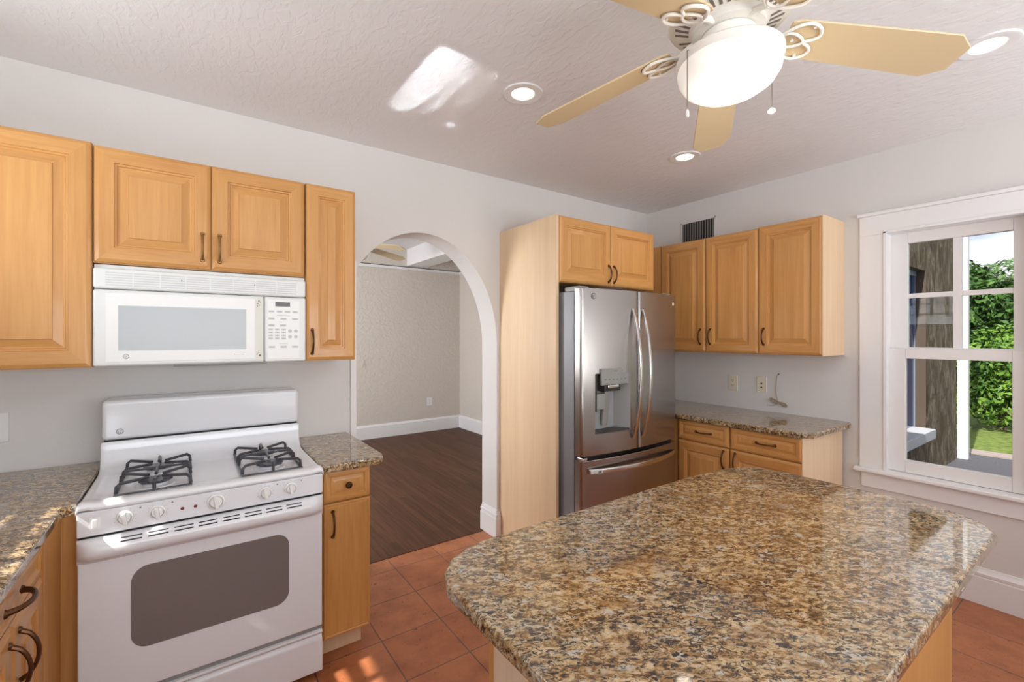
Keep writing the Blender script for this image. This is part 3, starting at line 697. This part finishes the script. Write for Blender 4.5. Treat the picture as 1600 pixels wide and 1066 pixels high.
for k in range(29):
    t_ = k/28; x = 1.912+.826*t_; P.append(((x, fy(x)-.008-.042*math.sin(PI*t_)**.7, .655), (0, 0, 1), (0, -1, 0)))
fh = bar(fz, P, .013, .006)
lp = B(); q_ = [(x, fy(x)-.0155-.042*math.sin(PI*(x-1.912)/.826)**.7) for x in (1.920, 1.940, 1.960, 1.990)]
lp.prism([(x, y-.001) for x, y in q_]+[(x, y+.002) for x, y in q_[::-1]], .644, .666)
lb_ = lp.obj('warranty_sticker', 'white_plastic', fh)
tq = B(); xx = 1.938; yy = fy(xx)-.018-.042*math.sin(PI*(xx-1.912)/.826)**.7
tq.tube([(xx+.007*math.cos(a), yy, .655+.007*math.sin(a)) for a in [2*PI*k/16 for k in range(16)]], .0009, 5, True)
for z in (.660, .655, .650): tq.box(1.955, 1.980, yy-.018, yy-.012, z-.001, z+.001)
tq.obj('sticker_print', 'mark', lb_)
# dispenser
hx0, hx1, hz0, hz1 = HOLE
dc = B(); q = bmesh.new(); yb_ = 1.968; ff = .004
A = [q.verts.new(p) for p in ((hx0, fy(hx0), hz0), (hx1, fy(hx1), hz0), (hx1, fy(hx1), hz1), (hx0, fy(hx0), hz1))]
Z = [q.verts.new(p) for p in ((hx0+.05, yb_, hz0+.012), (hx1-.05, yb_, hz0+.012), (hx1-.05, yb_, hz1), (hx0+.05, yb_, hz1))]
for k in range(4): q.faces.new((A[k], A[(k+1) % 4], Z[(k+1) % 4], Z[k]))
q.faces.new(Z); dc.merge(q); dd = dc.obj('dispenser', 'grey_plastic', ld)
B().prism([(hx0+.004, fy(hx0)+.002), (hx1-.004, fy(hx1)+.002), (hx1-.05, yb_-.003), (hx0+.05, yb_-.003)], hz0+.004, hz0+.012).obj('drip_tray', 'dark_plastic', dd)
B().box(1.998, 2.238, fy(2.1)-.006, fy(2.1)+.012, 1.158, 1.256, .003).obj('display_panel', 'panel_silver', dd)
ic = B(); yp = fy(2.1)-.0065
for k in range(6): ic.box(2.02+k*.035, 2.036+k*.035, yp-.0004, yp+.001, 1.188, 1.194)
ic.box(2.10, 2.13, yp-.0004, yp+.001, 1.238, 1.243).box(2.17, 2.215, yp-.0004, yp+.001, 1.241, 1.244); ic.obj('panel_icons', 'mark', dd)
B().box(2.045, 2.19, 1.90, 1.965, 1.115, 1.158, .006).obj('spout_housing', 'dark_plastic', dd)
B().box(2.062, 2.160, 1.886, 1.91, 1.135, 1.157, .005).obj('water_nozzle', 'steel_bright', dd)
B().box(2.075, 2.125, 1.935, 1.955, .90, 1.115, .006, rot=Matrix.Rotation(math.radians(6), 4, 'X')).obj('dispenser_paddle', 'panel_silver', dd)
B().box(1.982, 2.05, 1.90, 1.93, 1.01, 1.105, .005).obj('ice_lever', 'panel_silver', dd)
B().box(1.966, 1.985, 1.905, 1.95, 1.0, 1.225).obj('dark_side', 'dark_plastic', dd)

# ------------------------------------------------------------------ wall fittings
def outlet(name, c, u, n, label, cat, kind, m='ivory', w=.07, h=.116, grp=None):
    c, u, n = Vector(c), Vector(u), Vector(n); t = thing(name, c, label, cat, grp); ax = n.x != 0
    def bx(b, a0, a1, z0, z1, d0, d1, bev=0):
        p, q_ = c+u*a0+n*d0, c+u*a1+n*d1
        b.box(min(p.x, q_.x), max(p.x, q_.x), min(p.y, q_.y), max(p.y, q_.y), c.z+z0, c.z+z1, bev); return b
    bx(B(), -w/2, w/2, -h/2, h/2, 0, .006, .002).obj('cover_plate', m, t)
    if kind == 'duplex':
        for z in (-.02, .02):
            r_ = bx(B(), -.016, .016, z-.014, z+.014, .005, .008, .001).obj('receptacle', m, t)
            s2 = B(); bx(s2, -.008, -.0055, z-.002, z+.007, .0075, .0086); bx(s2, .0055, .008, z-.002, z+.007, .0075, .0086); bx(s2, -.0025, .0025, z-.010, z-.006, .0075, .0086); s2.obj('slots', 'dark_plastic', r_)
    elif kind == 'phone':
        for z in (-.022, .006): B().cyl(c+n*.006+Vector((0, 0, z)), n, .0065, .003, seg=14).obj('jack_hole', 'dark_plastic', t)
    else:
        bx(B(), -.017, .017, -.033, .033, .005, .009, .0015).obj('rocker', m, t)
outlet('wall_outlet', (X, 1.900, 1.085), uy, nx, 'ivory duplex outlet on the right wall, nearer the refrigerator', 'outlet', 'duplex')
outlet('phone_jack', (X, 1.680, 1.090), uy, nx, 'ivory two-hole jack plate on the right wall, beside the dangling cord', 'jack plate', 'phone')
outlet('light_switch', (-.645, W, 1.077), ux, ny, 'white wide switch plate at the left edge above the granite corner', 'switch', 'switch', 'trim', .086, .12)
outlet('wall_outlet', (3.015, 6.40, .455), ux, ny, 'white outlet low on the dining room wall seen through the archway', 'outlet', 'duplex', 'trim', .085, .125)
outlet('light_switch', (1.995, 6.40, 1.065), ux, ny, 'small pale switch on the dining room wall left in the archway', 'switch', 'switch', 'dining_wall', .06, .11)
cd = B(); cd.cyl((X-.002, 1.560, 1.175), nx, .005, .004, seg=10, mi=1)
cd.tube([(X-.002, 1.560, 1.175), (X-.016, 1.566, 1.160), (X-.007, 1.575, 1.11), (X-.006, 1.577, 1.05), (X-.010, 1.570, 1.0), (X-.016, 1.555, .975)], .0024, 7)
for k in range(7):
    o = random.uniform(-.006, .006); tw = .055+random.uniform(-.008, .008)
    loop = []
    for j in range(20):
        a = 2*PI*j/20; s = math.sin(a); yy = math.cos(a)*tw; zz = s*math.cos(a)*(.017+.002*k)
        loop.append((X-.012-.003*k*.6-.003*s, 1.555-yy+o*.4, .972-yy*-.32*-1+zz+o))
    cd.tube(loop, .0023, 6, True)
cd.tube([(X-.012, 1.56, .965), (X-.010, 1.585, .945), (X-.010, 1.61, .940), (X-.008, 1.635, .941)], .0022, 6)
cd.obj('cord', ['cord', 'dark_plastic'], label='bundled beige cord dangling from the right wall above the granite worktop', category='cord', loc=(X, 1.56, .94))
vt = thing('air_vent', (X, 2.20, 2.27), 'dark slatted air vent on the right wall above the wall cabinets', 'vent')
B().box(X-.003, X-.0005, 2.052, 2.352, 2.20, 2.428).obj('duct_opening', 'vent_dark', vt)
sl = B()
for k in range(13):
    y = 2.066+k*.0228; sl.box(X-.012, X-.003, y-.0022, y+.0022, 2.20, 2.422, rot=Matrix.Rotation(math.radians(-38), 4, 'Z'))
sl.obj('slats', 'vent_metal', vt)
vf = B(); vf.box(X-.008, X-.0002, 2.040, 2.056, 2.20, 2.437, .001).box(X-.008, X-.0002, 2.349, 2.364, 2.20, 2.437, .001).box(X-.008, X-.0002, 2.04, 2.364, 2.424, 2.437, .001).box(X-.008, X-.0002, 2.04, 2.364, 2.196, 2.204, .001)
vf.obj('vent_frame', 'wall', vt)

# ------------------------------------------------------------------ ceiling lights
def downlight(c, label, strength):
    t = thing('recessed_downlight', c, label, 'ceiling light', None)
    x, y, z = c
    B().lathe(c, [(.094, 0), (.093, -.006), (.085, -.008), (.056, -.005), (.052, 0)], 44).obj('trim_ring', 'trim', t)
    B().lathe((x, y, z), [(.053, -.001), (.050, -.003), (.03, -.006), (0, -.007)], 32).obj('bulb', 'bulb', t)
    l = lamp('downlight_beam', 'SPOT', (x, y, z-.03), strength, (1, .86, .70), (0, 0, -1), spot_size=math.radians(120), spot_blend=1.0, shadow_soft_size=.05)
    l.parent = t; l.location = (0, 0, -.03)
    return t
downlight((1.288, 1.713, CZ), 'lit recessed downlight in the ceiling, left of the fan near the bright patch', 9)
downlight((2.584, 1.715, CZ), 'lit recessed downlight in the ceiling, in front of the refrigerator corner', 9)
downlight((2.565, .362, CZ), 'lit recessed downlight half hidden by the right fan blade tip', 9)

# ------------------------------------------------------------------ ceiling fans
def spline(p, z, n=4):
    p = [Vector((a, b, z)) for a, b in p]; o = []
    for k in range(len(p)-1):
        a, b, c, d = p[max(k-1, 0)], p[k], p[k+1], p[min(k+2, len(p)-1)]
        for j in range(n):
            t = j/n; o.append(.5*((2*b)+(c-a)*t+(2*a-5*b+4*c-d)*t*t+(3*b-a-3*c+d)*t**3))
    return o+[p[-1]]
def ceiling_fan(c, a0, label, lit):
    t = thing('ceiling_fan', c, label, 'ceiling fan'); x, y, z = c     # z = ceiling
    B().lathe(c, [(.075, 0), (.078, -.012), (.070, -.04), (.045, -.065), (.02, -.075), (.014, -.075), (.014, -.13)], 36).obj('canopy', 'fan_white', t)
    mh = B().lathe((x, y, z), [(.014, -.12), (.06, -.125), (.13, -.135), (.160, -.155), (.172, -.185), (.172, -.212), (.166, -.222), (.150, -.226), (.105, -.242), (.098, -.246), (.098, -.262), (.085, -.266), (0, -.266)], 48).obj('motor_housing', 'fan_white', t)
    for k in range(36):
        if k % 6 == 5: continue
        s = B().box(.108, .148, -.0042, .0042, -.0012, .0012, rot=Matrix.Rotation(math.radians(-19.5), 4, 'Y'))
        bmesh.ops.transform(s.bm, matrix=Matrix.Translation((x, y, z-.2342)) @ Matrix.Rotation(2*PI*k/36, 4, 'Z'), verts=s.bm.verts)
        s.obj('cooling_slot', 'fan_slot', mh)
    zb = z-.253
    for k in range(5):
        a = a0+2*PI*k/5; R = Matrix.Translation((x, y, zb)) @ Matrix.Rotation(a, 4, 'Z')
        P = R @ Matrix.Rotation(math.radians(8), 4, 'Y') @ Matrix.Rotation(math.radians(-12), 4, 'X')
        b = B(); pts = [(.160, -.052), (.185, -.062), (.61, -.074), (.662, -.040), (.662, .040), (.61, .074), (.185, .062), (.160, .052)]
        b.prism(pts, -.003, .003, .0015, 1); bmesh.ops.transform(b.bm, matrix=P, verts=b.bm.verts)
        bl = b.obj('blade', 'fan_blade', t)
        i = B()
        i.tube([(.085, 0, .006), (.11, 0, .006), (.13, 0, .000), (.15, 0, -.008)], [.011, .010, .008, .0065], 10)
        i.tube([(.150+.065*(.5-.5*math.cos(q)), .022*math.sin(q)*(1+.3*math.cos(q)), -.0085) for q in [2*PI*j/32 for j in range(32)]], .0042, 8, True)
        for sy in (-1, 1):
            i.tube(spline([(.142, 0), (.160, sy*.030), (.188, sy*.054), (.214, sy*.060), (.240, sy*.048), (.250, sy*.028), (.240, sy*.013), (.224, sy*.005), (.213, 0)], -.0085), .0046, 8)
            i.cyl((.222, sy*.050, -.006), (0, 0, 1), .0045, .006, seg=12)
        i.cyl((.185, 0, -.006), (0, 0, 1), .0045, .006, seg=12)
        bmesh.ops.transform(i.bm, matrix=P, verts=i.bm.verts)
        i.obj('blade_iron', 'fan_white', bl)
    lk = B().lathe((x, y, z), [(.05, -.266), (.074, -.268), (.076, -.316), (.082, -.322), (.120, -.326), (.140, -.331), (.145, -.337), (.145, -.353), (.141, -.358), (.13, -.358)], 48).obj('light_kit', 'fan_white', t)
    B().lathe((x, y, z), [(.139, -.356), (.141, -.368), (.137, -.388), (.122, -.412), (.095, -.430), (.06, -.441), (.03, -.445), (0, -.446)], 48).obj('glass_bowl', 'glow' if lit else 'fan_white', lk)
    if lit:
        for az, z1, bead in ((165, 2.078, 0), (-23, 2.128, 1)):
            cx, cy = x+.150*math.cos(math.radians(az)), y+.150*math.sin(math.radians(az))
            ch = B().tube([(x+.144*math.cos(math.radians(az)), y+.144*math.sin(math.radians(az)), z-.342), (cx, cy, z-.345), (cx, cy, z-.36), (cx, cy, z1+.015)], .0013, 6).obj('pull_chain', 'chain', lk)
            fob = [(0, .012), (.003, .010), (.0045, 0), (.004, -.010), (0, -.012)] if not bead else [(0, .010), (.005, .008), (.011, .002), (.011, -.004), (.004, -.009), (0, -.009)]
            B().lathe((cx, cy, z1), fob, 16).obj('chain_fob', 'fan_white', ch)
        l = lamp('fan_bulb', 'POINT', c, 5, (1, .93, .84), shadow_soft_size=.13); l.parent = t; l.location = (0, 0, -.52)
    return t
ceiling_fan((1.288, .712, CZ), math.radians(35), 'white ceiling fan with pale maple blades and lit glass bowl over the island', True)
ceiling_fan((1.53, 5.19, 2.745), math.radians(14), 'pale ceiling fan in the dining room, glimpsed through the top of the archway', False)

# ------------------------------------------------------------------ added lamps over the left worktop imitate sun mirrored onto the ceiling
R_ = Vector((1, .12, 1.05)).normalized()
for cx, cy, sx, sy, e in ((.885, 1.91, .155, .57, .27), (1.005, 1.92, .022, .50, .10), (1.10, 1.83, .018, .34, .05), (1.160, 2.19, .030, .05, .03)):
    k = (CZ-.93)/R_.z
    o = lamp('ceiling_patch_lamp', 'AREA', (cx-R_.x*k, cy-R_.y*k, .93), e, (.93, .97, 1), R_, shape='RECTANGLE', size=sx, size_y=sy, spread=math.radians(.6))
    xa = Vector((R_.z, 0, -R_.x)).normalized(); za = -R_; ya = za.cross(xa)
    o.rotation_euler = Matrix((xa, ya, za)).transposed().to_euler()
    o.data.size = sx*xa.x

# ------------------------------------------------------------------ outside
struct(B().box(X+.2, 60, -30, 40, -.5, -.32), 'ground', 'grass')
struct(B().box(X+.2, 9.5, -8, 12, -.33, -.30), 'driveway', 'asphalt')
struct(B().box(9.5, 9.85, -8, 12, -.33, -.285), 'kerb', 'kerb')
ew = B(); gy = 1.58
ew.box(X+.16, 6.2, gy, 2.6, -.3, 2.88).box(7.39, 8.95, gy, 2.6, -.3, 2.88).box(6.2, 7.39, gy, 2.6, -.3, .33).box(6.2, 7.39, gy, 2.6, 2.26, 2.88).box(6.2, 7.39, 1.75, 2.6, .33, 2.26)
struct(ew, 'wall_exterior', 'stucco')
w5 = bpy.data.objects.new('window_5', None); C.objects.link(w5); w5.location = (6.8, 1.68, .33); w5['kind'] = 'structure'
M['ext_frame'] = mat('exterior_window_frame', (120, 126, 142), .5)
B().box(7.362, 7.384, 1.672, 1.70, .33, 2.26).box(6.2, 7.39, 1.665, 1.70, 2.2, 2.26).box(6.2, 7.35, 1.67, 1.70, 1.28, 1.32).obj('frame', 'ext_frame', w5)
B().box(6.2, 7.35, 1.685, 1.70, .33, 2.2).obj('pane', 'ext_glass', w5)
B().box(7.385, 7.3915, 1.575, 1.70, .33, 2.26).obj('reveal', 'ext_jamb', w5)
B().box(6.1, 7.33, 1.47, 1.69, .22, .335, .01).obj('sill', 'ext_sill', w5)
B().box(9.0, 9.10, 1.470, 1.578, -.30, 4.4, .004).obj('porch_post', 'ext_white', label='white square post outside, right of the rough stucco wall', category='post')
def foliage(parent, c, rx, ry, rz, n, size, m):
    q = bmesh.new()
    lobes = [(Vector((random.uniform(-.55, .55)*rx, random.uniform(-.55, .55)*ry, random.uniform(-.5, .6)*rz)), random.uniform(.35, .6)) for _ in range(12)]+[(Vector((0, 0, 0)), .7)]
    for _ in range(n):
        lc, lr = random.choice(lobes); d = Vector((random.gauss(0, 1), random.gauss(0, 1), random.gauss(0, 1))).normalized()
        p = Vector(c)+lc+Vector((d.x*rx, d.y*ry, d.z*rz))*lr*random.uniform(.8, 1.05)
        nrm = (d+Vector((random.uniform(-.8, .8), random.uniform(-.8, .8), random.uniform(-.2, 1)))).normalized()
        a = nrm.orthogonal().normalized(); a = (Matrix.Rotation(random.uniform(0, 6.28), 3, nrm) @ a); b = nrm.cross(a); s = size*random.uniform(.6, 1.3)
        q.faces.new([q.verts.new(p+a*s*u+b*s*v+nrm*w) for u, v, w in ((-1, 0, 0), (-.2, -.38, .1*s), (1, 0, -.15*s), (-.2, .38, .1*s))])
    B().merge(q).obj('foliage', m, parent)
def plant(name, x, y, h, rx, ry, rz, n, size, m, label, cat, grp):
    t = thing(name, (x, y, -.32), label, cat, grp)
    B().tube([(x, y, -.34), (x+.03, y-.02, h*.4), (x, y, h-rz*.3)], [.07, .055, .03] if name == 'shrub' else [.16, .12, .07], 10).obj('trunk', 'bark', t)
    foliage(t, (x, y, h), rx, ry, rz, n, size, m)
sp_ = [('shrub', 12.6, 1.6, .75, .8, 1.0, 1.0, 7000, .065, 'leaf_b', 'bright green leafy shrub outside, just right of the white post', 'shrub'),
       ('shrub', 12.8, -0.9, .8, .8, 1.0, 1.0, 4000, .07, 'leaf_a', 'dark green shrub outside beyond the right edge of the window', 'shrub'),
       ('shrub', 13.4, 4.2, 1.1, .9, 1.1, 1.3, 4000, .07, 'leaf_c', 'blue-green shrub outside behind the white post', 'shrub'),
       ('tree', 16.2, 2.2, 1.9, 1.3, 1.6, 1.6, 8000, .085, 'leaf_a', 'dark leafy tree outside, low in the upper right panes', 'tree'),
       ('tree', 22.0, 3.2, 2.6, 2.0, 2.6, 1.4, 7000, .11, 'leaf_c', 'spreading pale tree crown against the sky in the top right pane', 'tree'),
       ('tree', 18.0, -2.4, 2.4, 1.8, 2.2, 1.8, 3500, .11, 'leaf_b', 'tree outside beyond the right edge of the window', 'tree')]
for a in sp_: plant(*a, None)
bpy.context.view_layer.update()
